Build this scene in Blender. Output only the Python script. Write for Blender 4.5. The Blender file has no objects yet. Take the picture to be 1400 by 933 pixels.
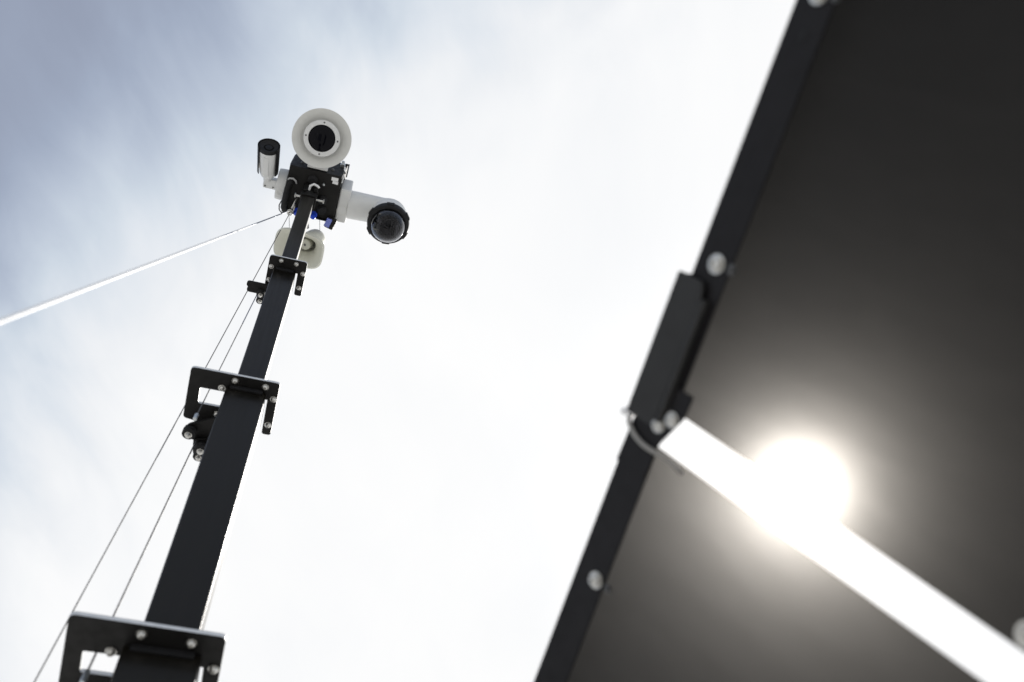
import bpy, bmesh, math, random
from mathutils import Vector, Matrix, noise
random.seed(7)
scene = bpy.context.scene
COL = scene.collection

# ------------------------------------------------------------------ camera
cam_data = bpy.data.cameras.new("camera")
cam = bpy.data.objects.new("camera", cam_data)
COL.objects.link(cam)
CAMROT = Matrix(((0.991597, 0.129367, 0.0), (0.112489, -0.862232, -0.493865), (-0.06389, 0.489715, -0.869539)))
cam.matrix_world = Matrix.Translation((0, 0, 1.6)) @ CAMROT.to_4x4()
cam_data.lens = 35.0
cam_data.sensor_width = 36.0
cam_data.clip_start = 0.02
cam_data.clip_end = 3000
cam_data.dof.use_dof = True
cam_data.dof.focus_distance = 3.3
cam_data.dof.aperture_fstop = 2.8
cam_data.dof.aperture_blades = 9
scene.camera = cam

# ------------------------------------------------------------------ light and sky
SUN = Vector((0.252199, 0.622191, 0.741130)).normalized()
SUN_EL = math.asin(SUN.z)
SUN_AZ = math.atan2(SUN.x, SUN.y)
sd = bpy.data.lights.new("sun", 'SUN')
sd.energy = 5.0
sd.angle = math.radians(0.53)
sd.color = (1.0, 0.965, 0.915)
sun = bpy.data.objects.new("sun", sd)
COL.objects.link(sun)
sun.rotation_euler = SUN.to_track_quat('Z', 'Y').to_euler()

world = bpy.data.worlds.new("World")
scene.world = world
world.use_nodes = True
wt = world.node_tree
wt.nodes.clear()


def nd(t, kind, **kw):
    n = t.nodes.new(kind)
    for k, v in kw.items():
        setattr(n, k, v)
    return n


class G:
    """tiny helper to wire math nodes"""
    def __init__(self, tree):
        self.t = tree

    def put(self, sock, v):
        if isinstance(v, bpy.types.NodeSocket):
            self.t.links.new(v, sock)
        else:
            sock.default_value = v

    def m(self, op, a, b=0.0, clamp=False):
        n = nd(self.t, 'ShaderNodeMath', operation=op, use_clamp=clamp)
        self.put(n.inputs[0], a)
        self.put(n.inputs[1], b)
        return n.outputs[0]

    def rng(self, v, a, b, c, d, smooth=True):
        n = nd(self.t, 'ShaderNodeMapRange', interpolation_type='SMOOTHSTEP' if smooth else 'LINEAR')
        self.put(n.inputs[0], v)
        for i, x in enumerate((a, b, c, d)):
            n.inputs[1 + i].default_value = x
        return n.outputs[0]

    def noise(self, vec, scale, detail=4, rough=.55, dist=0.0):
        n = nd(self.t, 'ShaderNodeTexNoise')
        if vec is not None:
            self.t.links.new(vec, n.inputs['Vector'])
        n.inputs['Scale'].default_value = scale
        n.inputs['Detail'].default_value = detail
        n.inputs['Roughness'].default_value = rough
        n.inputs['Distortion'].default_value = dist
        return n.outputs[0]

    def mix(self, f, a, b):
        n = nd(self.t, 'ShaderNodeMix', data_type='RGBA')
        self.put(n.inputs[0], f)
        self.put(n.inputs[6], a)
        self.put(n.inputs[7], b)
        return n.outputs[2]

    def ramp(self, v, pts):
        n = nd(self.t, 'ShaderNodeValToRGB')
        el = n.color_ramp.elements
        while len(el) < len(pts):
            el.new(0.5)
        for e, (p, c) in zip(el, pts):
            e.position = p
            e.color = (c[0], c[1], c[2], 1)
        self.put(n.inputs[0], v)
        return n.outputs[0]


g = G(wt)
tc = nd(wt, 'ShaderNodeTexCoord')
dvec = tc.outputs['Generated']
sky = nd(wt, 'ShaderNodeTexSky', sky_type='NISHITA')
sky.sun_disc = False
sky.sun_elevation = SUN_EL
sky.sun_rotation = SUN_AZ
sky.air_density = 1.0
sky.dust_density = 1.5
sky.ozone_density = 1.0
sep = nd(wt, 'ShaderNodeSeparateXYZ')
wt.links.new(dvec, sep.inputs[0])
dot = nd(wt, 'ShaderNodeVectorMath', operation='DOT_PRODUCT')
wt.links.new(dvec, dot.inputs[0])
dot.inputs[1].default_value = SUN
cs = dot.outputs['Value']
# thin cirrus sheet: project the direction on a high flat layer
dz = g.m('MAXIMUM', sep.outputs[2], 0.0)
den = g.m('ADD', dz, 0.12)
comb = nd(wt, 'ShaderNodeCombineXYZ')
wt.links.new(g.m('DIVIDE', sep.outputs[0], den), comb.inputs[0])
wt.links.new(g.m('DIVIDE', sep.outputs[1], den), comb.inputs[1])
mp = nd(wt, 'ShaderNodeMapping')
mp.inputs['Rotation'].default_value = (0, 0, math.radians(14))
mp.inputs['Scale'].default_value = (2.2, 1.0, 1.0)
SKY_SHIFT = (3.7066, 7.1968, 3.152)
sh = nd(wt, 'ShaderNodeMapping')
sh.inputs['Location'].default_value = SKY_SHIFT
wt.links.new(comb.outputs[0], sh.inputs[0])
wt.links.new(sh.outputs[0], mp.inputs[0])
n_big = g.noise(sh.outputs[0], 2.6, 3, .5, .4)
n_wisp = g.noise(mp.outputs[0], 3.4, 6, .56, .5)
n_fine = g.noise(mp.outputs[0], 10.0, 5, .58, .5)
# brightness of the sheet: it scatters forwards, so it whitens towards the sun and towards the horizon
lum = g.m('ADD', g.m('MULTIPLY', cs, 4.0), g.m('MULTIPLY', dz, -1.6))
lum = g.m('ADD', lum, -0.98)
wob = g.m('ADD', g.m('MULTIPLY', g.m('SUBTRACT', n_big, .5), 0.66), g.m('MULTIPLY', g.m('SUBTRACT', n_wisp, .5), 0.46))
wob = g.m('ADD', wob, g.m('MULTIPLY', g.m('SUBTRACT', n_fine, .5), 0.11))
lum = g.m('ADD', lum, wob)
floor_ = g.m('ADD', 0.38, g.m('MULTIPLY', g.m('SUBTRACT', 1.0, dz), 0.30))
floor_ = g.m('ADD', floor_, g.m('MULTIPLY', wob, 0.35))
smx = nd(wt, 'ShaderNodeMath', operation='SMOOTH_MAX')
wt.links.new(lum, smx.inputs[0])
wt.links.new(floor_, smx.inputs[1])
smx.inputs[2].default_value = 0.16
smn = nd(wt, 'ShaderNodeMath', operation='SMOOTH_MIN')
wt.links.new(smx.outputs[0], smn.inputs[0])
wt.links.new(g.m('ADD', 0.972, g.m('MULTIPLY', wob, 0.16)), smn.inputs[1])
smn.inputs[2].default_value = 0.30
lm = smn.outputs[0]
tint = g.ramp(lm, [(0.25, (.93, 1.0, 1.29)), (0.45, (.88, 1.01, 1.27)), (0.70, (.91, 1.01, 1.13)), (0.88, (.975, 1.0, 1.035)), (1.0, (1.0, 1.0, 1.0))])
cl = nd(wt, 'ShaderNodeVectorMath', operation='SCALE')
wt.links.new(tint, cl.inputs[0])
wt.links.new(g.m('MULTIPLY', lm, 10.0), cl.inputs['Scale'])
cov = g.rng(lm, .25, .85, .80, 1.0)
aur = g.m('POWER', g.m('MAXIMUM', cs, 0.0), 90.0)
core = g.m('POWER', g.m('MAXIMUM', cs, 0.0), 6000.0)
glow = g.m('ADD', g.m('MULTIPLY', aur, 6.0), g.m('MULTIPLY', core, 700.0))
skyc = g.mix(cov, sky.outputs[0], cl.outputs[0])
addg = nd(wt, 'ShaderNodeMix', data_type='RGBA', blend_type='ADD')
addg.inputs[0].default_value = 1.0
wt.links.new(skyc, addg.inputs[6])
gc = nd(wt, 'ShaderNodeCombineColor')
for i, k in enumerate((1.0, 0.96, 0.89)):
    wt.links.new(g.m('MULTIPLY', glow, k), gc.inputs[i])
wt.links.new(gc.outputs[0], addg.inputs[7])
bg = nd(wt, 'ShaderNodeBackground')
wt.links.new(addg.outputs[2], bg.inputs[0])
bg.inputs[1].default_value = 0.1
wo = nd(wt, 'ShaderNodeOutputWorld')
wt.links.new(bg.outputs[0], wo.inputs[0])

scene.view_settings.view_transform = 'Standard'
scene.view_settings.look = 'None'
scene.view_settings.exposure = 0.0
scene.view_settings.gamma = 1.0
scene.view_settings.use_curve_mapping = False
scene.render.film_transparent = False
scene.cycles.max_bounces = 10
scene.cycles.transparent_max_bounces = 16
scene.cycles.volume_bounces = 0
scene.cycles.use_denoising = True


# ------------------------------------------------------------------ materials
def mat(name, color, rough=.5, metal=0.0, var=.25, nscale=30, bump=.0, bscale=300, spec=.5, coat=0.0, transmission=0.0, ior=1.45, rvar=.12, stretch=None, trans=0.0):
    m = bpy.data.materials.new(name)
    m.use_nodes = True
    t = m.node_tree
    h = G(t)
    b = t.nodes['Principled BSDF']
    c = nd(t, 'ShaderNodeTexCoord').outputs['Object']
    if stretch:
        mpn = nd(t, 'ShaderNodeMapping')
        mpn.inputs['Scale'].default_value = stretch
        t.links.new(c, mpn.inputs[0])
        c = mpn.outputs[0]
    nz = h.noise(c, nscale, 6, .6, .2)
    lo = tuple(x * (1 - var) for x in color) + (1,)
    hi = tuple(min(1, x * (1 + var)) for x in color) + (1,)
    t.links.new(h.mix(nz, lo, hi), b.inputs['Base Color'])
    n2 = h.noise(c, nscale * 2.7, 4, .6)
    t.links.new(h.rng(n2, .25, .75, max(.02, rough - rvar), min(1, rough + rvar)), b.inputs['Roughness'])
    b.inputs['Metallic'].default_value = metal
    b.inputs['Specular IOR Level'].default_value = spec
    b.inputs['Coat Weight'].default_value = coat
    if coat and not metal:
        b.inputs['Specular Tint'].default_value = (1.0, .93, .85, 1)
    b.inputs['Coat Roughness'].default_value = .16
    b.inputs['Transmission Weight'].default_value = transmission
    b.inputs['IOR'].default_value = ior
    if bump:
        n3 = h.noise(c, bscale, 3, .6)
        bp = nd(t, 'ShaderNodeBump')
        bp.inputs['Strength'].default_value = bump
        bp.inputs['Distance'].default_value = .001
        t.links.new(n3, bp.inputs['Height'])
        t.links.new(bp.outputs[0], b.inputs['Normal'])
    if trans:
        tl = nd(t, 'ShaderNodeBsdfTranslucent')
        tl.inputs[0].default_value = color + (1,)
        mx = nd(t, 'ShaderNodeMixShader')
        mx.inputs[0].default_value = trans
        out = next(n for n in t.nodes if n.type == 'OUTPUT_MATERIAL')
        t.links.new(b.outputs[0], mx.inputs[1])
        t.links.new(tl.outputs[0], mx.inputs[2])
        t.links.new(mx.outputs[0], out.inputs['Surface'])
    return m


MASTB = mat("black_anodised_aluminium", (.0060, .0052, .0036), .36, 0, .35, 40, .03, 420, .32, coat=.14, rvar=.07, stretch=(1, 1, .06))
BLACK = mat("black_powder_coat", (.0095, .0090, .0085), .5, 0, .3, 20, .25, 500, .25)
EDGE = mat("bare_cut_aluminium", (.74, .74, .73), .42, .35, .15, 60, .1, 300)
RUBBER = mat("black_rubber", (.012, .012, .013), .6, 0, .3, 40, .1, 200, .3)
STEEL = mat("stainless_steel", (.62, .61, .58), .32, 1.0, .15, 90, .1, 500)
ZINC = mat("zinc_plated_steel", (.60, .63, .64), .35, .9, .2, 90, .1, 500)
WHITE = mat("white_painted_housing", (.67, .675, .665), .42, 0, .10, 26, .06, 600)
SHIELD = mat("pale_grey_shield_paint", (.66, .66, .63), .5, 0, .10, 14, .08, 500)
HORN = mat("ivory_horn_plastic", (.66, .66, .58), .5, 0, .06, 9, .08, 500)
GREY = mat("grey_plastic", (.38, .38, .38), .5, 0, .1, 30, .1, 400)
BLUE = mat("blue_plastic", (.02, .07, .62), .35, 0, .15, 60)
STICK = mat("white_sticker", (.78, .78, .78), .5, 0, .05, 100)
WIRE = mat("galvanised_wire", (.10, .10, .105), .6, 0, .3, 200, .1, 900, .3)
ROPE = mat("white_coated_rope", (.90, .90, .90), .45, 0, .03, 40, .2, 900, trans=.42)
GREYROPE = mat("slate_wire_sleeve", (.20, .22, .28), .45, .2, .15, 90)
SCREW = mat("dark_screw", (.12, .12, .12), .4, .8, .2, 90)
LENS = mat("lens_glass", (.003, .003, .005), .06, 0, .1, 30, 0, 1, .14, 0, rvar=.02)
LENS_DARK = mat("tinted_front_glass", (.006, .006, .007), .35, 0, .1, 30, 0, 1, .25, rvar=.05)
FRAMEM = mat("black_panel_frame", (.0105, .0095, .0105), .45, 0, .3, 16, .15, 420, .24)
HINGEM = mat("dark_grey_hinge_steel", (.030, .0295, .029), .5, 0, .25, 18, .15, 420, .3)
INNER = mat("camera_module_black", (.013, .013, .013), .3, 0, .4, 60, 0, 1, .5)
CABLEM = mat("grey_cable_jacket", (.30, .29, .27), .5, 0, .15, 60)


def glass_bubble(name, tintc, k):
    """half-mirrored smoked acrylic: glass with a stronger grazing reflection"""
    m = bpy.data.materials.new(name)
    m.use_nodes = True
    t = m.node_tree
    t.nodes.clear()
    o = nd(t, 'ShaderNodeOutputMaterial')
    gl = nd(t, 'ShaderNodeBsdfGlass')
    gl.inputs['Color'].default_value = (tintc, tintc, tintc * 1.03, 1)
    gl.inputs['Roughness'].default_value = .015
    gl.inputs['IOR'].default_value = 1.36
    gs = nd(t, 'ShaderNodeBsdfGlossy')
    gs.inputs['Color'].default_value = (.95, .96, 1, 1)
    gs.inputs['Roughness'].default_value = .03
    lw = nd(t, 'ShaderNodeLayerWeight')
    lw.inputs['Blend'].default_value = .5
    h = G(t)
    fac = h.m('ADD', 0.002, h.m('MULTIPLY', h.m('POWER', lw.outputs['Facing'], 3.2), k))
    mx = nd(t, 'ShaderNodeMixShader')
    t.links.new(fac, mx.inputs[0])
    t.links.new(gl.outputs[0], mx.inputs[1])
    t.links.new(gs.outputs[0], mx.inputs[2])
    t.links.new(mx.outputs[0], o.inputs[0])
    return m


BUBBLE = glass_bubble("smoked_dome_bubble", .62, 1.0)


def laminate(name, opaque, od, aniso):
    """dark solar laminate, nearly opaque; its forward scattering is made up, standing in for lens glare"""
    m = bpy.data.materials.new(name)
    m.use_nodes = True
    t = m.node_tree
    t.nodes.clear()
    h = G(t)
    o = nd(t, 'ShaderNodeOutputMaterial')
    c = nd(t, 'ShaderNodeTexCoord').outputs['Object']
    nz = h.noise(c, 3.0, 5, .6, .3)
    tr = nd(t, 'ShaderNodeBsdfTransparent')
    tr.inputs[0].default_value = (1.0, .940, .868, 1)  # warm tint gives the added glow its colour
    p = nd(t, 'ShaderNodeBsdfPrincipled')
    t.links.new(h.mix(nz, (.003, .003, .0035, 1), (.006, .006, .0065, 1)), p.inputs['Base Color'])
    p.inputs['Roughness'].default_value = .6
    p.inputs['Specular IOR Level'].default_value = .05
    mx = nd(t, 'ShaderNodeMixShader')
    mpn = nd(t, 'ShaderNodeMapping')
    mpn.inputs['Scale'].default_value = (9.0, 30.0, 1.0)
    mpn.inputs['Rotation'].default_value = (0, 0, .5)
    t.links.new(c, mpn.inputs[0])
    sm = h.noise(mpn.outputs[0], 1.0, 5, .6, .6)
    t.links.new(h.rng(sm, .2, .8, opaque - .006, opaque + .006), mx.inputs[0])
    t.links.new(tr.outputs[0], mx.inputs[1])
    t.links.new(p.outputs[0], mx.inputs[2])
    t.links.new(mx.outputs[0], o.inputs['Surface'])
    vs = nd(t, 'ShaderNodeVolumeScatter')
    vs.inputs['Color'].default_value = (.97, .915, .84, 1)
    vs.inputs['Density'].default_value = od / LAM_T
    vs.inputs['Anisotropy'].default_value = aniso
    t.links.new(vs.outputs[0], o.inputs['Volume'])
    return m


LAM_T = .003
LAMINATE_A = laminate("dark_laminate_added_glow", .803, 2.2, .962)  # upper panel: frosting made up so the back glows around the sun
LAMINATE_B = laminate("dark_laminate_stronger_added_glow", .775, 2.2, .944)  # lower panel let through more, for the stronger glare veil put there


def ground_mat():
    m = mat("pale_gravel", (.395, .392, .382), .9, 0, .12, 1.3, .3, 60)
    return m


def label_mat():
    m = bpy.data.materials.new("printed_blue_label")
    m.use_nodes = True
    t = m.node_tree
    b = t.nodes['Principled BSDF']
    br = nd(t, 'ShaderNodeTexBrick')
    br.inputs['Color1'].default_value = (.03, .06, .42, 1)
    br.inputs['Color2'].default_value = (.05, .09, .52, 1)
    br.inputs['Mortar'].default_value = (.45, .5, .85, 1)
    br.inputs['Scale'].default_value = 62
    br.inputs['Mortar Size'].default_value = .03
    t.links.new(nd(t, 'ShaderNodeTexCoord').outputs['Object'], br.inputs[0])
    t.links.new(br.outputs[0], b.inputs['Base Color'])
    b.inputs['Roughness'].default_value = .4
    return m


LABEL = label_mat()


# ------------------------------------------------------------------ mesh helpers
class MB:
    def __init__(self):
        self.bm = bmesh.new()

    def box(self, x0, x1, y0, y1, z0, z1, bevel=0.0, seg=2):
        r = bmesh.ops.create_cube(self.bm, size=1)
        vs = r['verts']
        for v in vs:
            v.co = Vector(((x0 + x1) / 2 + v.co.x * (x1 - x0), (y0 + y1) / 2 + v.co.y * (y1 - y0), (z0 + z1) / 2 + v.co.z * (z1 - z0)))
        if bevel:
            es = list({e for v in vs for e in v.link_edges})
            bmesh.ops.bevel(self.bm, geom=es, offset=bevel, segments=seg, affect='EDGES', profile=.5)
        return self

    def obox(self, c, ax, ay, az, sx, sy, sz, bevel=0.0):
        """box with its own axes"""
        n0 = len(self.bm.verts)
        tmp = MB()
        tmp.box(-sx / 2, sx / 2, -sy / 2, sy / 2, -sz / 2, sz / 2, bevel)
        M = Matrix((ax, ay, az)).transposed().to_4x4()
        M.translation = c
        tmp.bm.transform(M)
        self.add(tmp.bm)
        return self

    def add(self, other):
        me = bpy.data.meshes.new("tmp")
        other.to_mesh(me)
        other.free()
        self.bm.from_mesh(me)
        bpy.data.meshes.remove(me)

    def lathe(self, prof, p, axis, seg=32, xref=None):
        """revolve (radius, distance along axis) around axis through p"""
        a = Vector(axis).normalized()
        u = Vector(xref) if xref else a.orthogonal()
        u = (u - a * u.dot(a)).normalized()
        v = a.cross(u)
        p = Vector(p)
        rings = []
        for r, d in prof:
            if r < 1e-6:
                rings.append([self.bm.verts.new(p + a * d)])
            else:
                rings.append([self.bm.verts.new(p + a * d + (u * math.cos(2 * math.pi * i / seg) + v * math.sin(2 * math.pi * i / seg)) * r) for i in range(seg)])
        for A, B in zip(rings, rings[1:]):
            for i in range(seg):
                j = (i + 1) % seg
                if len(A) == 1 and len(B) == 1:
                    continue
                if len(A) == 1:
                    self.bm.faces.new((A[0], B[j], B[i]))
                elif len(B) == 1:
                    self.bm.faces.new((A[i], A[j], B[0]))
                else:
                    self.bm.faces.new((A[i], A[j], B[j], B[i]))
        return self

    def cyl(self, p0, p1, r0, r1=None, seg=20, bev=0.0):
        p0, p1 = Vector(p0), Vector(p1)
        if r1 is None:
            r1 = r0
        L = (p1 - p0).length
        if bev:
            prof = [(0, 0), (r0 - bev, 0), (r0 - bev * .3, bev * .3), (r0, bev), (r1, L - bev), (r1 - bev * .3, L - bev * .3), (r1 - bev, L), (0, L)]
        else:
            prof = [(0, 0), (r0, 0), (r1, L), (0, L)]
        return self.lathe(prof, p0, p1 - p0, seg)

    def tube(self, pts, r, seg=8, radii=None):
        pts = [Vector(q) for q in pts]
        up = None
        rings = []
        for i, q in enumerate(pts):
            d = (pts[min(i + 1, len(pts) - 1)] - pts[max(i - 1, 0)]).normalized()
            if up is None:
                up = d.orthogonal().normalized()
            up = (up - d * up.dot(d)).normalized()
            w = d.cross(up)
            rr = radii[i] if radii else r
            rings.append([self.bm.verts.new(q + (up * math.cos(2 * math.pi * k / seg) + w * math.sin(2 * math.pi * k / seg)) * rr) for k in range(seg)])
        for A, B in zip(rings, rings[1:]):
            for k in range(seg):
                self.bm.faces.new((A[k], A[(k + 1) % seg], B[(k + 1) % seg], B[k]))
        self.bm.faces.new(rings[0][::-1])
        self.bm.faces.new(rings[-1])
        return self

    def loft(self, rings, close_first=False, close_last=False):
        R = [[self.bm.verts.new(q) for q in r] for r in rings]
        n = len(R[0])
        for A, B in zip(R, R[1:]):
            for k in range(n):
                self.bm.faces.new((A[k], A[(k + 1) % n], B[(k + 1) % n], B[k]))
        if close_first:
            self.bm.faces.new(R[0][::-1])
        if close_last:
            self.bm.faces.new(R[-1])
        return self

    def build(self, name, material, parent=None, origin=(0, 0, 0), smooth=40, mats=None, edge_pick=None):
        bmesh.ops.recalc_face_normals(self.bm, faces=self.bm.faces)
        bmesh.ops.translate(self.bm, verts=self.bm.verts, vec=-Vector(origin))
        me = bpy.data.meshes.new(name)
        if edge_pick:
            for f in self.bm.faces:
                if edge_pick(f):
                    f.material_index = 1
        self.bm.to_mesh(me)
        self.bm.free()
        return finish(name, me, material, parent, smooth, mats)


def finish(name, me, material, parent, smooth=40, mats=None):
    me.materials.append(material)
    for x in mats or ():
        me.materials.append(x)
    if smooth:
        me.polygons.foreach_set('use_smooth', [True] * len(me.polygons))
        me.set_sharp_from_angle(angle=math.radians(smooth))
    o = bpy.data.objects.new(name, me)
    COL.objects.link(o)
    if smooth:
        wn = o.modifiers.new('face_weighted', 'WEIGHTED_NORMAL')
        wn.keep_sharp = True
    if parent:
        o.parent = parent
    return o


def rounded(pts, rads, n=5):
    """round the corners of a 2-D polygon"""
    out = []
    N = len(pts)
    for i in range(N):
        p = Vector(pts[i])
        a = Vector(pts[i - 1])
        b = Vector(pts[(i + 1) % N])
        r = rads[i] if isinstance(rads, (list, tuple)) else rads
        if r <= 0:
            out.append(p)
            continue
        d0 = (a - p).normalized()
        d1 = (b - p).normalized()
        p0 = p + d0 * r
        p1 = p + d1 * r
        for k in range(n + 1):
            t = k / n
            out.append(p0 * (1 - t) ** 2 + p * 2 * t * (1 - t) + p1 * t * t)
    return out


def plate(name, outlines, z0, z1, material, parent, bevel=.0008, origin=(0, 0, 0), edge=None):
    """flat plate cut from 2-D outlines (later ones are holes), lying in local xy from z0 to z1"""
    cu = bpy.data.curves.new(name, 'CURVE')
    cu.dimensions = '2D'
    cu.fill_mode = 'BOTH'
    cu.extrude = (z1 - z0) / 2 - bevel
    cu.bevel_depth = bevel
    cu.bevel_resolution = 1
    for pts in outlines:
        s = cu.splines.new('POLY')
        s.points.add(len(pts) - 1)
        for q, p in zip(s.points, pts):
            q.co = (p[0], p[1], 0, 1)
        s.use_cyclic_u = True
    tmp = bpy.data.objects.new(name + "_tmp", cu)
    me = bpy.data.meshes.new_from_object(tmp)
    bpy.data.objects.remove(tmp)
    bpy.data.curves.remove(cu)
    me.name = name
    me.transform(Matrix.Translation(Vector((0, 0, (z0 + z1) / 2)) - Vector(origin)))
    me.materials.clear()
    o = finish(name, me, material, parent, 30, [edge] if edge else None)
    if edge:
        for p in me.polygons:
            if abs(p.normal.z) < .35:
                p.material_index = 1
    return o


YAW = math.radians(22)
MO = Vector((-0.697, 1.314, 0))
MROT = Matrix.Rotation(YAW, 3, 'Z')


def tag(o, label, cat, group=None):
    o['label'] = label
    o['category'] = cat
    if group:
        o['group'] = group
    return o


def thing(name, label, cat, loc=(0, 0, 0), group=None):
    """an Empty placed at a mast-local point and turned with the mast"""
    o = bpy.data.objects.new(name, None)
    COL.objects.link(o)
    o.empty_display_size = .05
    o.location = MO + MROT @ Vector(loc)
    o.rotation_euler = (0, 0, YAW)
    return tag(o, label, cat, group)


# ------------------------------------------------------------------ ground
gm = MB()
s = 1500
gv = [gm.bm.verts.new(c) for c in ((-s, -s, 0), (s, -s, 0), (s, s, 0), (-s, s, 0))]
gm.bm.faces.new(gv)
go = gm.build('ground', ground_mat(), smooth=0)
go['kind'] = 'structure'

# ------------------------------------------------------------------ telescopic mast
mast = thing('telescopic_mast', 'black square telescopic mast rising to the camera head in four stepped tubes', 'mast')


def section(half, z0, z1, bev=.004):
    MB().box(-half, half, -half, half, z0, z1, bev, 3).build('mast_section', MASTB, mast, smooth=35)


section(.0675, 0.02, 2.884, .006)
section(.050, 2.70, 3.764, .005)
section(.035, 3.60, 4.499, .004)
section(.0238, 4.35, 5.19, .003)
MB().box(-.16, .16, -.16, .16, 0.001, 0.02, .003).build('base_plate', BLACK, mast)


def bolt(parent, x, y, z, r=.0075, n=6):
    """dome-head screw with washer below a plate (head faces down)"""
    b = MB()
    b.lathe([(0, 0), (r * 1.25, 0), (r * 1.25, r * .22), (r * .98, r * .22), (r * .95, r * .6), (r * .72, r * .98), (r * .45, r * 1.1), (r * .40, r * .75), (0, r * .75)],
            (0, 0, 0), (0, 0, -1), 14)
    o = b.build('bolt', STEEL, parent, smooth=35)
    o.location = (x, y, z)
    return o


def swap_link(name, src, parent, loc):
    o = src.copy()
    COL.objects.link(o)
    o.parent = parent
    o.location = loc
    return o


# top collar --------------------------------------------------------
ol = rounded([(-.052, -.074), (.0645, -.074), (.0635, .047), (.0425, .047), (.0415, -.030), (-.0365, -.030), (-.0365, .030), (-.053, .030)],
             [.010, .010, .006, .006, .002, .002, .002, .004])
c1 = plate('collar_plate', [ol], 4.500, 4.508, BLACK, mast, .0009, edge=EDGE)
b0 = bolt(c1, -.0157, -.0625, 4.4998, .0062)
for x, y in ((.0315, -.0620), (-.0434, -.036), (.0575, -.033), (-.0445, .012), (.0535, .019)):
    swap_link('bolt', b0, c1, (x, y, 4.4998))
# middle collar -----------------------------------------------------
ol = rounded([(-.140, -.082), (.078, -.082), (.0775, .077), (.0565, .077), (.0555, -.029), (-.1135, -.029), (-.1135, .021), (-.0515, .021), (-.0515, .095),
              (-.100, .095), (-.116, .074), (-.143, .070)], [.010, .008, .006, .006, .002, .005, .004, .002, .004, .01, .006, .008])
c2 = plate('collar_plate', [ol], 3.765, 3.774, BLACK, mast, .001, edge=EDGE)
for x, y in ((-.0309, -.0675), (.0439, -.0665), (.0700, -.0347), (-.0605, -.0392), (-.0625, .0416), (.0680, .0461)):
    swap_link('bolt', b0, c2, (x, y, 3.7648)).scale = (1.18, 1.18, 1.18)
# lower collar ------------------------------------------------------
ol = rounded([(-.160, -.116), (.1005, -.114), (.1005, .105), (.077, .105), (.073, -.036), (-.1345, -.036), (-.1365, .0205), (-.0695, .0205), (-.0695, .13),
              (-.125, .13), (-.140, .10), (-.170, .095)], [.012, .010, .008, .006, .002, .006, .005, .002, .004, .01, .008, .01])
c3 = plate('collar_plate', [ol], 2.885, 2.895, BLACK, mast, .0012, edge=EDGE)
for x, y in ((-.0395, -.096), (.0451, -.0918), (.0900, -.0362), (-.0865, -.0445), (-.0865, .048), (.0900, .05)):
    swap_link('bolt', b0, c3, (x, y, 2.8848)).scale = (1.3, 1.3, 1.3)
# a plastic glide pad peeking out of each tube top
for hf, z in ((.0675, 2.8835), (.050, 3.7635), (.035, 4.4985)):
    MB().box(-hf * .8, hf * .8, -hf - .006, -hf, z - .014, z - .001, .001).build('guide_pad', RUBBER, mast)


# pulleys -----------------------------------------------------------
def pulley(x, y, z, r, rot=0.0, plates=True):
    e = MB()
    e.lathe([(0, -.009), (r * .8, -.009), (r, -.007), (r, -.004), (r * .74, 0), (r, .004), (r, .007), (r * .8, .009), (0, .009)], (x, y, z), (0, 0, 1), 24)
    o = e.build('pulley_wheel', RUBBER, mast)
    b = MB()
    b.lathe([(0, 0), (r * .55, 0), (r * .55, .003), (r * .42, .003), (r * .38, .009), (r * .2, .011), (0, .011)], (x, y, z - .009), (0, 0, -1), 14)
    b.build('pulley_bolt', STEEL, o)
    w = MB()
    w.lathe([(r * .5, .012), (r * .9, .012), (r * .9, .016), (r * .5, .016)], (x, y, z), (0, 0, 1), 24)
    w.build('pulley_washer', BLACK, o)


def arm_plate(pts, rads, z0, z1):
    return plate('pulley_bracket', [rounded(pts, rads)], z0, z1, BLACK, mast, .001)


# beside the top collar: forked arm and small wheel
arm_plate([(-.106, .022), (-.040, .022), (-.040, .040), (-.106, .040)], [.008, .002, .002, .008], 4.478, 4.486)
arm_plate([(-.104, .047), (-.040, .040), (-.040, .064), (-.104, .064)], [.008, .002, .002, .008], 4.490, 4.498)
pulley(-.0585, .052, 4.470, .013)
pulley(-.0575, .078, 4.478, .0125)
# beside the middle collar
arm_plate([(-.128, .072), (-.050, .030), (-.050, .120), (-.075, .126), (-.110, .112), (-.124, .100)], [.012, .002, .002, .01, .008, .006], 3.735, 3.744)
arm_plate([(-.105, .10), (-.050, .095), (-.050, .152), (-.075, .160), (-.100, .150)], [.012, .002, .002, .01, .01], 3.722, 3.730)
pulley(-.1175, .083, 3.722, .017)
pulley(-.0805, .114, 3.705, .0165)
pulley(-.0835, .140, 3.712, .0150)
# beside the lower collar (mostly below the picture)
arm_plate([(-.160, .105), (-.070, .05), (-.070, .16), (-.150, .15)], [.012, .002, .002, .01], 2.850, 2.860)
pulley(-.140, .120, 2.835, .018)

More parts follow.
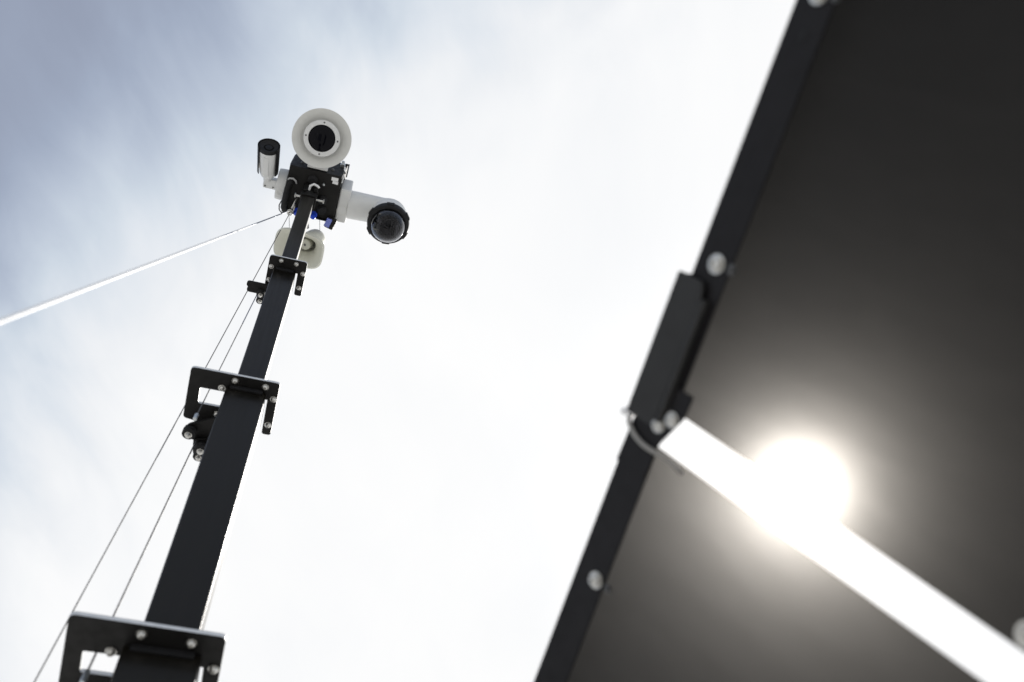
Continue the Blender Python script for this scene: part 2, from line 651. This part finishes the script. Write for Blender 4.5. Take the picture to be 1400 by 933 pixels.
# mast head clamp and head box ---------------------------------------
hb = MB()
hb.box(-.030, .030, -.030, .030, 5.165, 5.272, .003)
hb.box(-.024, -.010, -.038, -.030, 5.19, 5.262, .002)
hb.box(.014, .030, -.042, -.030, 5.20, 5.262, .002)
hb.build('head_clamp', BLACK, mast)
for x0, x1 in ((-.030, -.047), (.030, .055)):
    s_ = MB()
    s_.cyl((x0, -.003, 5.20), (x1, -.003, 5.20), .0042, seg=12)
    s_.cyl((x1, -.003, 5.20), (x1 + math.copysign(.005, x1), -.003, 5.20), .0085, seg=6, bev=.0012)
    s_.build('clamp_bolt', STEEL, mast)
hk = MB()
hk.tube([(-.004, -.028, 5.215), (-.002, -.046, 5.218), (.010, -.055, 5.220), (.024, -.050, 5.222), (.031, -.044, 5.222)], .0048, 8)
hk.build('cable_hook', STICK, mast)

box = MB()
# the box: slightly tapered sheet steel shell, wider at its top
def boxring(z, x0, x1, y0, y1, ch):
    return [Vector(q) for q in ((x0 + ch, y0, z), (x1, y0, z), (x1, y1, z), (x0, y1, z), (x0, y0 + ch, z))]
box.loft([boxring(5.272, -.093, .1065, -.090, .098, .004), boxring(5.270, -.091, .1045, -.088, .096, .004)][::-1] +
         [boxring(5.300, -.0945, .1085, -.0915, .099, .006), boxring(5.416, -.091, .1185, -.092, .099, .012), boxring(5.418, -.089, .1165, -.090, .097, .012)],
         True, True)
hbox = box.build('head_box', BLACK, mast, smooth=25)
# drip lip and lower right tab
lip = MB()
lip.box(-.094, .108, .0975, .1005, 5.258, 5.30, .001)
lip.build('rear_lip', BLACK, hbox)
tb = MB()
tb.obox(Vector((.099, .104, 5.262)), Vector((.97, .25, 0)).normalized(), Vector((-.25, .97, 0)).normalized(), Vector((0, 0, 1)), .034, .046, .016, .002)
tb.build('connector_shell', BLACK, hbox)
lb = MB()
lb.obox(Vector((.0885, .1005, 5.251)), Vector((.97, .25, 0)).normalized(), Vector((-.25, .97, 0)).normalized(), Vector((0, 0, 1)), .021, .036, .006, .001)
lb.build('blue_label', LABEL, hbox)
# underside fittings
for (x, y) in ((.0, -.052), (.050, .020), (.055, .062)):
    q = MB()
    q.lathe([(0, .008), (.013, .008), (.016, .005), (.016, 0), (.019, -.002), (.019, -.0105)], (x, y, 5.262), (0, 0, -1), 20)
    q.build('rubber_grommet', RUBBER, hbox)
for (x, y) in ((.0445, -.046), (-.002, -.060)):
    q = MB()
    q.cyl((x, y, 5.27), (x, y, 5.258), .0045, seg=10, bev=.001)
    q.build('small_bolt', ZINC, hbox)
for (x, y) in ((-.052, -.0925), (.066, -.0925), (.1105, -.090)):
    q = MB()
    q.lathe([(0, .006), (.004, .005), (.007, .001), (.007, 0)], (x, y + .001, 5.318), (0, -1, 0), 12)
    q.build('front_rivet', SCREW, hbox)
st = MB()
st.obox(Vector((.0815, -.0745, 5.2690)), Vector((1, 0, 0)), Vector((0, 1, 0)), Vector((0, 0, 1)), .026, .0135, .0016, .0002)
st.obox(Vector((.0855, -.0610, 5.2688)), Vector((.99, .05, 0)).normalized(), Vector((-.05, .99, 0)).normalized(), Vector((0, 0, 1)), .0215, .0115, .0014, .0002)
st.build('white_sticker', STICK, hbox)
cnd = MB()
cnd.tube([(-.078, -.030, 5.262), (-.082, -.022, 5.250), (-.086, .0, 5.246), (-.088, .04, 5.246), (-.088, .078, 5.25), (-.082, .092, 5.262)], .0115, 12)
cnd.build('cable_conduit', RUBBER, hbox)
cg = MB()
cg.tube([(-.090, -.034, 5.262), (-.084, -.044, 5.252), (-.070, -.046, 5.25), (-.060, -.038, 5.252), (-.057, -.026, 5.262)], .0036, 8)
cg.build('conduit_clip', GREY, hbox)
lp = MB()
lp.tube([(-.090, .052, 5.272), (-.1015, .062, 5.268), (-.1065, .080, 5.266), (-.1035, .098, 5.266), (-.094, .108, 5.266), (-.08, .106, 5.27)], .0022, 8)
lp.build('side_loop_wire', RUBBER, hbox)
# galvanised latch, white strip and black rod at the upper right corner
lt = MB()
lt.box(.0885, .1085, -.100, -.0905, 5.375, 5.395, .0015)
lt.box(.093, .1045, -.106, -.1005, 5.368, 5.402, .0015)
lt.cyl((.0985, -.106, 5.385), (.0985, -.112, 5.385), .006, seg=6, bev=.001)
lt.build('zinc_latch', ZINC, hbox)
ws = MB()
ws.tube([(.1085, -.096, 5.365), (.1100, -.090, 5.34), (.1105, -.078, 5.30), (.1095, -.064, 5.277)], .0030, 8)
ws.build('white_strap', STICK, hbox)
bk = MB()
bk.box(.1195, .1245, -.100, -.093, 5.268, 5.400, .001)
bk.box(.108, .1245, -.099, -.0932, 5.394, 5.402, .001)
bk.build('corner_rod', BLACK, hbox)
# blue plugs behind the tube
for (x, y, r_) in ((-.0345, .088, .0115), (.0285, .086, .0115)):
    q = MB()
    q.lathe([(0, .018), (r_ * .75, .018), (r_, .012), (r_, -.006), (r_ * 1.2, -.007), (r_ * 1.2, -.016)], (x, y, 5.254), (0, 0, -1), 18)
    q.build('blue_plug', BLUE, hbox)

# ------------------------------------------------------------------ shackle and snap hook under the head
sh = thing('steel_shackle', 'small steel snap shackle joining the white guy rope to the mast head', 'shackle', (-.058, .083, 5.235))
q = MB()
q.tube([(-.0465, .028, 5.262), (-.0470, .036, 5.246), (-.0515, .052, 5.236), (-.0555, .068, 5.234)], .0036, 8)
q.tube([(-.0500, .050, 5.246), (-.0465, .062, 5.240), (-.0480, .074, 5.236), (-.0560, .078, 5.234)], .0024, 8)
q.build('snap_hook', STEEL, sh, (-.058, .083, 5.235))
q = MB()
pts = [(-.064, .079, 5.236)]
for k in range(13):
    a = math.pi * (.15 + 1.7 * k / 12)
    pts.append((-.0585 + .0105 * math.cos(a), .084 + .0105 * math.sin(a), 5.232 - .003 * math.sin(a * .5)))
q.tube(pts, .0032, 8)
q.cyl((-.0690, .0800, 5.234), (-.0470, .0860, 5.236), .0034, seg=10)
q.build('bow', STEEL, sh, (-.058, .083, 5.235))

# ------------------------------------------------------------------ bullet camera
GP = None
bc = thing('bullet_camera', 'small white bullet camera with black front and sunshield, left of the mast head', 'camera', (-.13, .02, 5.33), 'cameras on the mast head')
O = (-.13, .02, 5.33)
F = Vector((-.1787, -.1387, 5.260))
B = Vector((-.1713, -.0219, 5.300))
ax = (F - B).normalized()
L = (F - B).length
side = Vector((1, 0, 0))
side = (side - ax * side.dot(ax)).normalized()
upv = side.cross(ax)
if upv.z < 0:
    upv = -upv
MB().lathe([(0, -.014), (.017, -.014), (.026, -.004), (.0310, .012), (.0348, L * .55), (.0362, L - .012), (.0360, L - .004)], B, ax, 16, side).build('barrel', WHITE, bc, O, 25)
MB().lathe([(.0360, -.006), (.0378, -.004), (.0378, .010), (.0355, .0125), (.0338, .0105), (.0290, .0065), (.0190, .0035), (.0160, -.002), (.0, -.004)], F, ax, 32).build('front_ring', RUBBER, bc, O)
MB().lathe([(.0150, .0025), (.0135, .0048), (.008, .0062), (0, .0068)], F, ax, 24).build('lens', LENS_DARK, bc, O)
# flat ribs along the barrel underside
q = MB()
q.obox(B + ax * (L * .48) - upv * .0338 - side * .003, side, ax, upv, .020, L * .72, .006, .0015)
q.build('barrel_rib', WHITE, bc, O)
# sunshield: an arched sheet over the barrel that hangs past its sides
q = MB()
rings_o, rings_i = [], []
for d, r in ((.012, .0395), (.03, .0400), (L * .6, .0408), (L + .006, .0415), (L + .014, .0415)):
    ro = []
    ri = []
    for k in range(25):
        a = math.radians(-38 + 256 * k / 24)
        ro.append(B + ax * d + (side * math.cos(a) + upv * math.sin(a)) * r)
        ri.append(B + ax * d + (side * math.cos(a) + upv * math.sin(a)) * (r - .0022))
    rings_o.append(ro)
    rings_i.append(ri)
n_ = 25
for R_, flip in ((rings_o, 0), (rings_i, 1)):
    V = [[q.bm.verts.new(p) for p in r] for r in R_]
    for A_, B_ in zip(V, V[1:]):
        for k in range(n_ - 1):
            q.bm.faces.new((A_[k], A_[k + 1], B_[k + 1], B_[k]))
    if flip:
        for k in range(n_ - 1):
            q.bm.faces.new((Vo[0][k], Vo[0][k + 1], V[0][k + 1], V[0][k]))
            q.bm.faces.new((Vo[-1][k], Vo[-1][k + 1], V[-1][k + 1], V[-1][k]))
        for k in (0, n_ - 1):
            for i in range(len(V) - 1):
                q.bm.faces.new((Vo[i][k], Vo[i + 1][k], V[i + 1][k], V[i][k]))
    Vo = V
q.build('sunshield', RUBBER, bc, O)
# neck, swivel block, junction box
MB().cyl(B + ax * -.008, Vector((-.1690, .006, 5.305)), .0155, .0150, 20, .002).build('neck', WHITE, bc, O)
q = MB()
q.obox(Vector((-.1545, .0185, 5.318)), Vector((1, 0, 0)), Vector((0, 1, 0)), Vector((0, 0, 1)), .056, .040, .036, .006)
sw = q.build('swivel_block', WHITE, bc, O)
for x in (-.174, -.143):
    q = MB()
    q.lathe([(0, .002), (.003, .002), (.0034, 0)], (x, .028, 5.2995), (0, 0, -1), 10)
    q.build('screw', SCREW, sw, O)
MB().cyl((-.132, .020, 5.333), (-.0955, .020, 5.333), .0600, .0615, 48, .004).build('junction_box', WHITE, bc, O)
q = MB()
q.lathe([(.009, 0), (.009, .0012), (.0105, .0012), (.0105, 0)], (-.1135, .030, 5.2725), (0, 0, -1), 20)
q.build('knockout_ring', SHIELD, bc, O)

# ------------------------------------------------------------------ shielded camera (round flange)
dc = thing('flanged_camera', 'round camera inside a wide pale dish flange at the top of the mast head', 'camera', (.003, -.1, 5.33), 'cameras on the mast head')
O = (.003, -.1, 5.33)
C0 = Vector((.0032, -.2113, 5.300))
tcv = Vector((.0385, -.324, -.9453)).normalized()
MB().lathe([(.052, -.020), (.066, -.026), (.078, -.0215), (.090, -.0135), (.101, -.0058), (.1085, -.0015), (.1107, .0002), (.1115, -.001), (.1100, -.0045), (.085, -.023), (.052, -.033), (.0, -.033)],
           C0, tcv, 96).build('dish_flange', SHIELD, dc, O, 50)
MB().lathe([(.0690, -.013), (.0686, .006), (.0672, .0085), (.0520, .0100), (.0508, .0092), (.0505, -.003)], C0, tcv, 72).build('white_bezel', WHITE, dc, O, 40)
MB().lathe([(.0508, .003), (.049, .0035), (.046, -.006), (.030, -.014), (.0, -.016)], C0, tcv, 48).build('lens_housing', INNER, dc, O)
q = MB()
q.lathe([(.020, -.016), (.020, -.004), (.017, -.001), (.013, -.002)], C0, tcv, 32)
u_ = Vector((1, 0, 0))
u_ = (u_ - tcv * u_.dot(tcv)).normalized()
v_ = tcv.cross(u_)
for a, d in ((20, .034), (75, .038), (130, .036), (200, .035), (250, .037), (310, .039)):
    a = math.radians(a)
    c = C0 + (u_ * math.cos(a) + v_ * math.sin(a)) * d + tcv * -.008
    q.cyl(c, c + tcv * .005, .005, .004, 12, .001)
q.build('lens_barrel', GREY, dc, O)
MB().lathe([(.0135, -.004), (.010, .0), (.005, .002), (0, .0026)], C0, tcv, 24).build('lens', LENS, dc, O)
MB().lathe([(.0500, .0035), (.0490, .0075), (.043, .0130), (.031, .0180), (.016, .0205), (0, .0212)], C0, tcv, 48).build('dome_window', LENS, dc, O)
for k in range(4):
    a = math.radians(2 + 90 * k)
    c = C0 + (u_ * math.cos(a) + v_ * math.sin(a)) * .0595 + tcv * .0090
    q = MB()
    q.lathe([(0, .0012), (.0032, .0012), (.0036, -.001)], c, tcv, 10)
    q.build('bezel_screw', SCREW, dc, O)
MB().lathe([(.055, -.031), (.060, -.036), (.060, -.10), (.052, -.112), (0, -.114)], C0, tcv, 32).build('camera_body', WHITE, dc, O)
q = MB()
q.box(-.030, .048, -.1085, -.0935, 5.279, 5.335, .003)
q.box(-.035, .030, -.190, -.125, 5.315, 5.365, .004)
q.build('mount_adapter', WHITE, dc, O)

# ------------------------------------------------------------------ PTZ dome camera on arm
pd = thing('dome_camera', 'dark glass dome camera hanging from a white arm right of the mast head', 'camera', (.13, .03, 5.33), 'cameras on the mast head')
O = (.13, .03, 5.33)
q = MB()
q.box(.1095, .153, -.036, .104, 5.286, 5.405, .007, 3)
wb = q.build('wall_box', WHITE, pd, O)
q = MB()
q.lathe([(.0185, 0), (.0185, .0016), (.0205, .0016), (.0205, 0)], (.1310, .052, 5.2865), (0, 0, -1), 28)
q.build('knockout_ring', SHIELD, wb, O)
# arm: rounded tube reaching out and turning down
path, rads = [], []
for t in range(9):
    x = .150 + (.290 - .150) * t / 8
    path.append(Vector((x, .040 - .004 * t / 8, 5.335)))
    rads.append(.0565 - .003 * t / 8)
for k in range(1, 8):
    a = math.radians(90 * k / 7)
    path.append(Vector((.290 + .026 * math.sin(a), .036 - .004 * k / 7, 5.335 - .030 * (1 - math.cos(a)))))
    rads.append(.0535 + .012 * k / 7)
q = MB()
q.tube(path, .05, 28, rads)
q.build('arm', WHITE, pd, O, 50)
DC = Vector((.3140, .0295, 5.200))
MB().lathe([(0, .125), (.045, .122), (.062, .108), (.0715, .085), (.0745, .060), (.0745, .030), (.073, .018)], DC, (0, 0, 1), 48).build('dome_housing', WHITE, pd, O)
ring = MB()
ring.lathe([(.070, .028), (.0795, .026), (.0815, .018), (.0815, .004), (.0795, -.003), (.0720, -.007), (.0665, -.006), (.0655, .002), (.066, .014)], DC, (0, 0, 1), 60)
for k in range(6):
    a = math.radians(25 + 60 * k)
    c = DC + Vector((math.cos(a) * .0800, math.sin(a) * .0800, .010))
    ring.obox(c, Vector((-math.sin(a), math.cos(a), 0)), Vector((math.cos(a), math.sin(a), 0)), Vector((0, 0, 1)), .030, .010, .020, .003)
ring.build('dome_ring', RUBBER, pd, O)
# camera module seen through the bubble
md = MB()
md.lathe([(.066, .016), (.064, .010), (.040, .004), (.034, -.010), (.030, -.016), (0, -.016)], DC, (0, 0, 1), 36)
md.obox(DC + Vector((-.004, -.004, -.020)), Vector((1, 0, 0)), Vector((0, .94, -.34)), Vector((0, .34, .94)), .034, .046, .034, .004)
mdo = md.build('pan_module', INNER, pd, O)
q = MB()
a_ = Vector((.15, -.55, -.82)).normalized()
q.lathe([(.0150, 0), (.0150, .016), (.0125, .018), (.011, .014), (0, .013)], DC + Vector((-.002, -.010, -.022)), a_, 24)
q.build('module_lens', LENS, mdo, O)
for s_ in (-1, 1):
    q = MB()
    q.box(.3140 + s_ * .0245 - .004, .3140 + s_ * .0245 + .004, .012, .048, 5.168, 5.200, .003)
    q.build('module_bracket', GREY, mdo, O)
prof = [(.0655, -.003)]
for k in range(13):
    a = math.radians(90 * k / 12)
    prof.append((.0655 * math.cos(a) if k < 12 else 0, -.014 - .060 * math.sin(a)))
for k in range(12, -1, -1):
    a = math.radians(90 * k / 12)
    prof.append((.0630 * math.cos(a) if k < 12 else 0, -.014 - .0575 * math.sin(a)))
prof.append((.0630, -.003))
MB().lathe(prof, DC, (0, 0, 1), 64).build('dome_bubble', BUBBLE, pd, O, 60)

# ------------------------------------------------------------------ horn loudspeaker
hs = thing('horn_speaker', 'ivory horn loudspeaker with open mouth facing down behind the mast tube', 'loudspeaker', (.03, .16, 5.17))
O = (.03, .16, 5.17)
Mc = Vector((.0048, .1417, 5.050))
Tc = Vector((.0382, .1605, 5.171))
axh = Vector((-.263, -.1483, -.9533)).normalized()
uh = Vector((1, 0, 0))
uh = (uh - axh * uh.dot(axh)).normalized()
vh = axh.cross(uh)
LH = (Mc - Tc).length


def rr_ring(c, a, b, n, N=48):
    out = []
    for k in range(N):
        t = 2 * math.pi * k / N
        ct, st = math.cos(t), math.sin(t)
        e = 2.0 / n
        out.append(c + uh * (a * math.copysign(abs(ct) ** e, ct)) + vh * (b * math.copysign(abs(st) ** e, st)))
    return out


q = MB()
rings = []
A0_, B0_ = .0940, .0650
steps = [(0.0, 1.0, 1.0), (.05, .945, .925), (.12, .86, .83), (.25, .72, .70), (.42, .57, .58), (.62, .45, .50), (.82, .38, .45), (1.0, .34, .42)]
def hr(f, sa, sb, off):
    n = 3.5 - 1.5 * f
    return rr_ring(Mc + (Tc - Mc) * f, A0_ * sa + off, B0_ * sb + off, n)
inn = [hr(f, sa, sb, -.0035) for f, sa, sb in steps]
outr = [hr(f, sa, sb, 0.0) for f, sa, sb in steps]
lip_ = rr_ring(Mc - axh * -.0022, A0_ - .0015, B0_ - .0015, 3.5)
lipo = rr_ring(Mc - axh * .004, A0_ + .003, B0_ + .003, 3.5)
q.loft(inn[::-1] + [lip_, lipo] + outr[1:], True, True)
q.build('bell', HORN, hs, O, 60)
q = MB()
q.lathe([(.0155, -.02), (.0195, .02), (.0215, .045), (.0200, .054), (.0120, .058), (0, .059)], Tc, axh, 28)
ic = q.build('inner_tone_arm', HORN, hs, O, 50)
q = MB()
q.lathe([(.0045, 0), (.0045, .003), (0, .003)], Tc + axh * .0585, axh, 12)
q.build('centre_screw', SCREW, ic, O)
MB().lathe([(0, .075), (.030, .074), (.038, .066), (.040, .05), (.040, .010), (.036, 0), (.030, -.01)], Tc, -axh, 32).build('driver', HORN, hs, O)
q = MB()
pts = []
for k in range(13):
    a = math.radians(-10 + 200 * k / 12)
    pts.append(Tc + axh * .012 + uh * (.052 * math.cos(a)) - vh * (.058 * math.sin(a)))
q.tube(pts, .0065, 8)
q.tube([Tc + Vector((-.02, -.05, .01)), Vector((.010, .07, 5.175)), Vector((.010, .022, 5.172))], .006, 8)
q.build('mount_bracket', GREY, hs, O)


# ------------------------------------------------------------------ wires
def wire(name, label, pts, r, m, origin, cat='wire', sub=30, sag=0.0, group='lifting wires beside the mast'):
    o = thing(name, label, cat, origin, group)
    P = [Vector(p) for p in pts]
    path = []
    for a, b in zip(P, P[1:]):
        for k in range(sub):
            t = k / sub
            path.append(a.lerp(b, t) + Vector((0, 0, -sag * 4 * t * (1 - t))))
    path.append(P[-1])
    q = MB()
    q.tube(path, r, 8)
    q.build('strand', m, o, origin)
    return o


a_top, a_mid = Vector((-.0626, .1016, 5.245)), Vector((-.1491, .0584, 3.770))
# the outer wire stands in front of the others and runs on to the winch below the picture
a_low = a_top + (a_mid - a_top) * 2.6
wa = wire('outer_wire', 'thin outermost wire running straight from the mast head past both collars', [a_top, a_low], .0015, WIRE, tuple(a_low))
wb_ = wire('upper_lift_wire', 'short wire from the pulley at the top collar down through the middle collar window',
           [(-.0685, .055, 4.470), (-.0947, -.0356, 3.6335)], .0014, WIRE, (-.0947, -.0356, 3.6335))
B0, B1 = Vector((-.0685, .055, 4.470)), Vector((-.0947, -.0356, 3.6335))
bd = (B1 - B0).normalized()
q = MB()
q.cyl(B1 - bd * .004, B1 + bd * .020, .0050, seg=12, bev=.001)
q.build('ferrule', ZINC, wb_, tuple(B1))
q = MB()
q.cyl(B0, B0.lerp(B1, .30), .0018, seg=8)
q.build('sleeve', GREYROPE, wb_, tuple(B1))
wc = wire('lower_lift_wire', 'grey wire from the middle collar pulley down through the lower collar window',
          [(-.0985, .118, 3.740), (-.0977, .1036, 3.720), (-.1128, -.0392, 2.8249)], .0019, WIRE, (-.1128, -.0392, 2.8249))
q = MB()
q.cyl((-.1125, -.0362, 2.843), (-.1130, -.0412, 2.812), .0050, seg=12, bev=.001)
q.build('ferrule', ZINC, wc, (-.1128, -.0392, 2.8249))
wd = wire('speaker_lead', 'hair thin lead from the shackle to the left back of the horn', [(-.0640, .102, 5.262), (-.040, .168, 5.175), (.02, .19, 5.19)], .0009, WIRE, (-.064, .102, 5.262),
          'cable', 12, .0, 'leads to the horn speaker')
we = wire('speaker_lead', 'hair thin lead from the head box to the right back of the horn', [(.055, .1005, 5.262), (.075, .165, 5.19), (.04, .19, 5.20)], .0009, WIRE, (.055, .1005, 5.262),
          'cable', 12, .0, 'leads to the horn speaker')
# guy rope: thin slate wire at the head, then white coated rope running down towards the viewer's left
ga, gb = Vector((-.0674, .0852, 5.240)), Vector((-.2337, -.814, 2.5971))
gd = gb - ga
og = tuple(ga + gd * 1.97)
guy = thing('guy_rope', 'white guy rope slanting from the mast head down to the left', 'rope', og)


def guyseg(name, t0, t1, r, m, seg=10, n=16):
    q = MB()
    q.tube([ga + gd * (t0 + (t1 - t0) * k / n) for k in range(n + 1)], r, seg)
    q.build(name, m, guy, og)


guyseg('thin_wire', 0.0, .315, .0020, GREYROPE)
guyseg('white_sleeve', .315, .415, .0031, ROPE)
guyseg('grey_joint', .412, .455, .0024, GREYROPE)
guyseg('rope', .452, 1.97, .0036, ROPE, 12, 40)

# ------------------------------------------------------------------ solar panels
PG = Vector((0.548099, 0.072794, -0.83324)).normalized()
PE = Vector((0.424183, -0.882782, 0.201903)).normalized()
PN = PG.cross(PE).normalized()
P0 = Vector((0.16077228, 0.7063629, 2.57885494))
PM = Matrix((PG, PE, PN)).transposed().to_4x4()


def panel_thing(name, label, cat, s, t, group=None):
    o = bpy.data.objects.new(name, None)
    COL.objects.link(o)
    M = PM.copy()
    M.translation = P0 + PG * s + PE * t
    o.matrix_world = M
    return tag(o, label, cat, group)


def pbolt(parent, s, t, h, r, m=STEEL, origin=(0, 0, 0), name='bolt'):
    q = MB()
    q.lathe([(0, 0), (r * 1.35, 0), (r * 1.35, r * .18), (r, r * .18), (r * .95, r * .7), (r * .78, r * .88), (r * .50, r * .90), (r * .44, r * .5), (0, r * .5)],
            (s, t, h), (0, 0, 1), 18)
    return q.build(name, m, parent, origin, 35)


def solar_panel(label, s0, s1, t0, t1, gap_low, bolts, lam):
    o = panel_thing('solar_panel', label, 'solar panel', s0, (t0 + t1) / 2, 'solar panels seen from behind')
    OR = (s0, (t0 + t1) / 2, 0)
    fl = .049           # width of the back flange
    d = .034            # frame depth
    # long side rail facing the sky: flange + web
    q = MB()
    q.box(s0, s0 + fl, t0, t1, -.003, 0, .0006)
    q.box(s0, s0 + .003, t0, t1, -d, -.003, .0006)
    q.build('frame_rail', FRAMEM, o, OR)
    q = MB()
    q.box(s1 - fl, s1, t0, t1, -.003, 0, .0006)
    q.box(s1 - .003, s1, t0, t1, -d, -.003, .0006)
    q.build('frame_rail', FRAMEM, o, OR)
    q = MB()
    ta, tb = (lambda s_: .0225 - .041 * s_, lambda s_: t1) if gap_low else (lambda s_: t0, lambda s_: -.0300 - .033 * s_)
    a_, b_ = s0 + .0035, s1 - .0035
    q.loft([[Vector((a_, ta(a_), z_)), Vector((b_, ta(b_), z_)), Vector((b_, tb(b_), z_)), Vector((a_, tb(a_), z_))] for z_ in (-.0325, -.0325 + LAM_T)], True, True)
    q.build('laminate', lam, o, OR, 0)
    for (s, t, r) in bolts:
        pbolt(o, s, t, .0005, r, STEEL, OR)
        pbolt(o, s + .021, t + .001, -.0005, r * .55, SCREW, OR, 'locknut')
    return o, OR


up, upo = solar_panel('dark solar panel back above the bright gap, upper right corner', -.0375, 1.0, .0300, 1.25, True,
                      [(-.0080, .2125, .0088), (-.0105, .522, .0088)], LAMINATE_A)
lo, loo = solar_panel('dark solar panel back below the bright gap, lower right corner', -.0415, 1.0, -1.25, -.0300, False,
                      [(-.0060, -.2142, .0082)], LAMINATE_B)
# drilled hole in the upper rail
q = MB()
q.lathe([(0, .0008), (.0062, .0008), (.0066, 0)], (-.0115, .478, .0), (0, 0, 1), 16)
q.build('drilled_hole', RUBBER, up, upo)
pbolt(up, .4440, .0215, -.0290, .0100, STEEL, upo, 'edge_bolt')

# hinge bracket joining the two panels
hg = panel_thing('hinge_bracket', 'dark steel hinge bracket proud of the panel edge beside the bright gap', 'bracket', -.03, .1)
OH = (-.03, .1, 0)
plate_pts = rounded([(-.0492, .0045), (-.0065, .0045), (-.0045, .165), (-.012, .1875), (-.0495, .1875)], [.003, .003, .012, .006, .002])
plate('hinge_leaf', [plate_pts], .004, .009, HINGEM, hg, .0008, OH)
q = MB()
q.box(-.0492, -.0462, .0050, .1870, -.030, .0040, .0006)
q.box(-.0040, .0040, .012, .170, .0005, .012, .003)
q.build('hinge_web', HINGEM, hg, OH)
plate('joint_plate', [rounded([(-.0410, -.060), (.0075, -.060), (.0085, -.0135), (.0290, .0310), (.0300, .060), (-.0370, .060)], [.002, .002, .003, .004, .004, .002])], .0006, .0036, FRAMEM, hg, .0006, OH)
pbolt(hg, -.0005, .0085, .0036, .0072, STEEL, OH)
pbolt(hg, .0150, .0230, .0036, .0072, STEEL, OH)
q = MB()
q.lathe([(0, .010), (.003, .0095), (.0052, .006), (.0052, -.004), (0, -.004)], (-.0500, .0025, .004), (-.4, -.3, .86), 14)
q.build('sunlit_tip', ROPE, hg, OH)  # white bead standing in for sunlight on the hinge leaf's end

cb = panel_thing('panel_cable', 'grey cable curving from the panel edge to the left end of the gap', 'cable', -.05, 0)
q = MB()
ctrl = [(-.0500, -.001, -.006), (-.0430, -.006, .006), (-.0300, -.0150, .0085), (-.0150, -.0205, .0085), (.0, -.0225, .0080), (.0120, -.0228, .005), (.0220, -.0260, -.004), (.0300, -.0330, -.016), (.034, -.040, -.0285)]
path = []
for i in range(len(ctrl) - 1):
    p0, p1, p2, p3 = [Vector(ctrl[max(0, min(len(ctrl) - 1, i + k))]) for k in (-1, 0, 1, 2)]
    for k in range(6):
        t = k / 6
        path.append(.5 * ((2 * p1) + (p2 - p0) * t + (2 * p0 - 5 * p1 + 4 * p2 - p3) * t * t + (3 * p1 - p0 - 3 * p2 + p3) * t ** 3))
path.append(Vector(ctrl[-1]))
q.tube(path, .0030, 10)
q.build('cable_run', CABLEM, cb, (-.05, 0, 0))
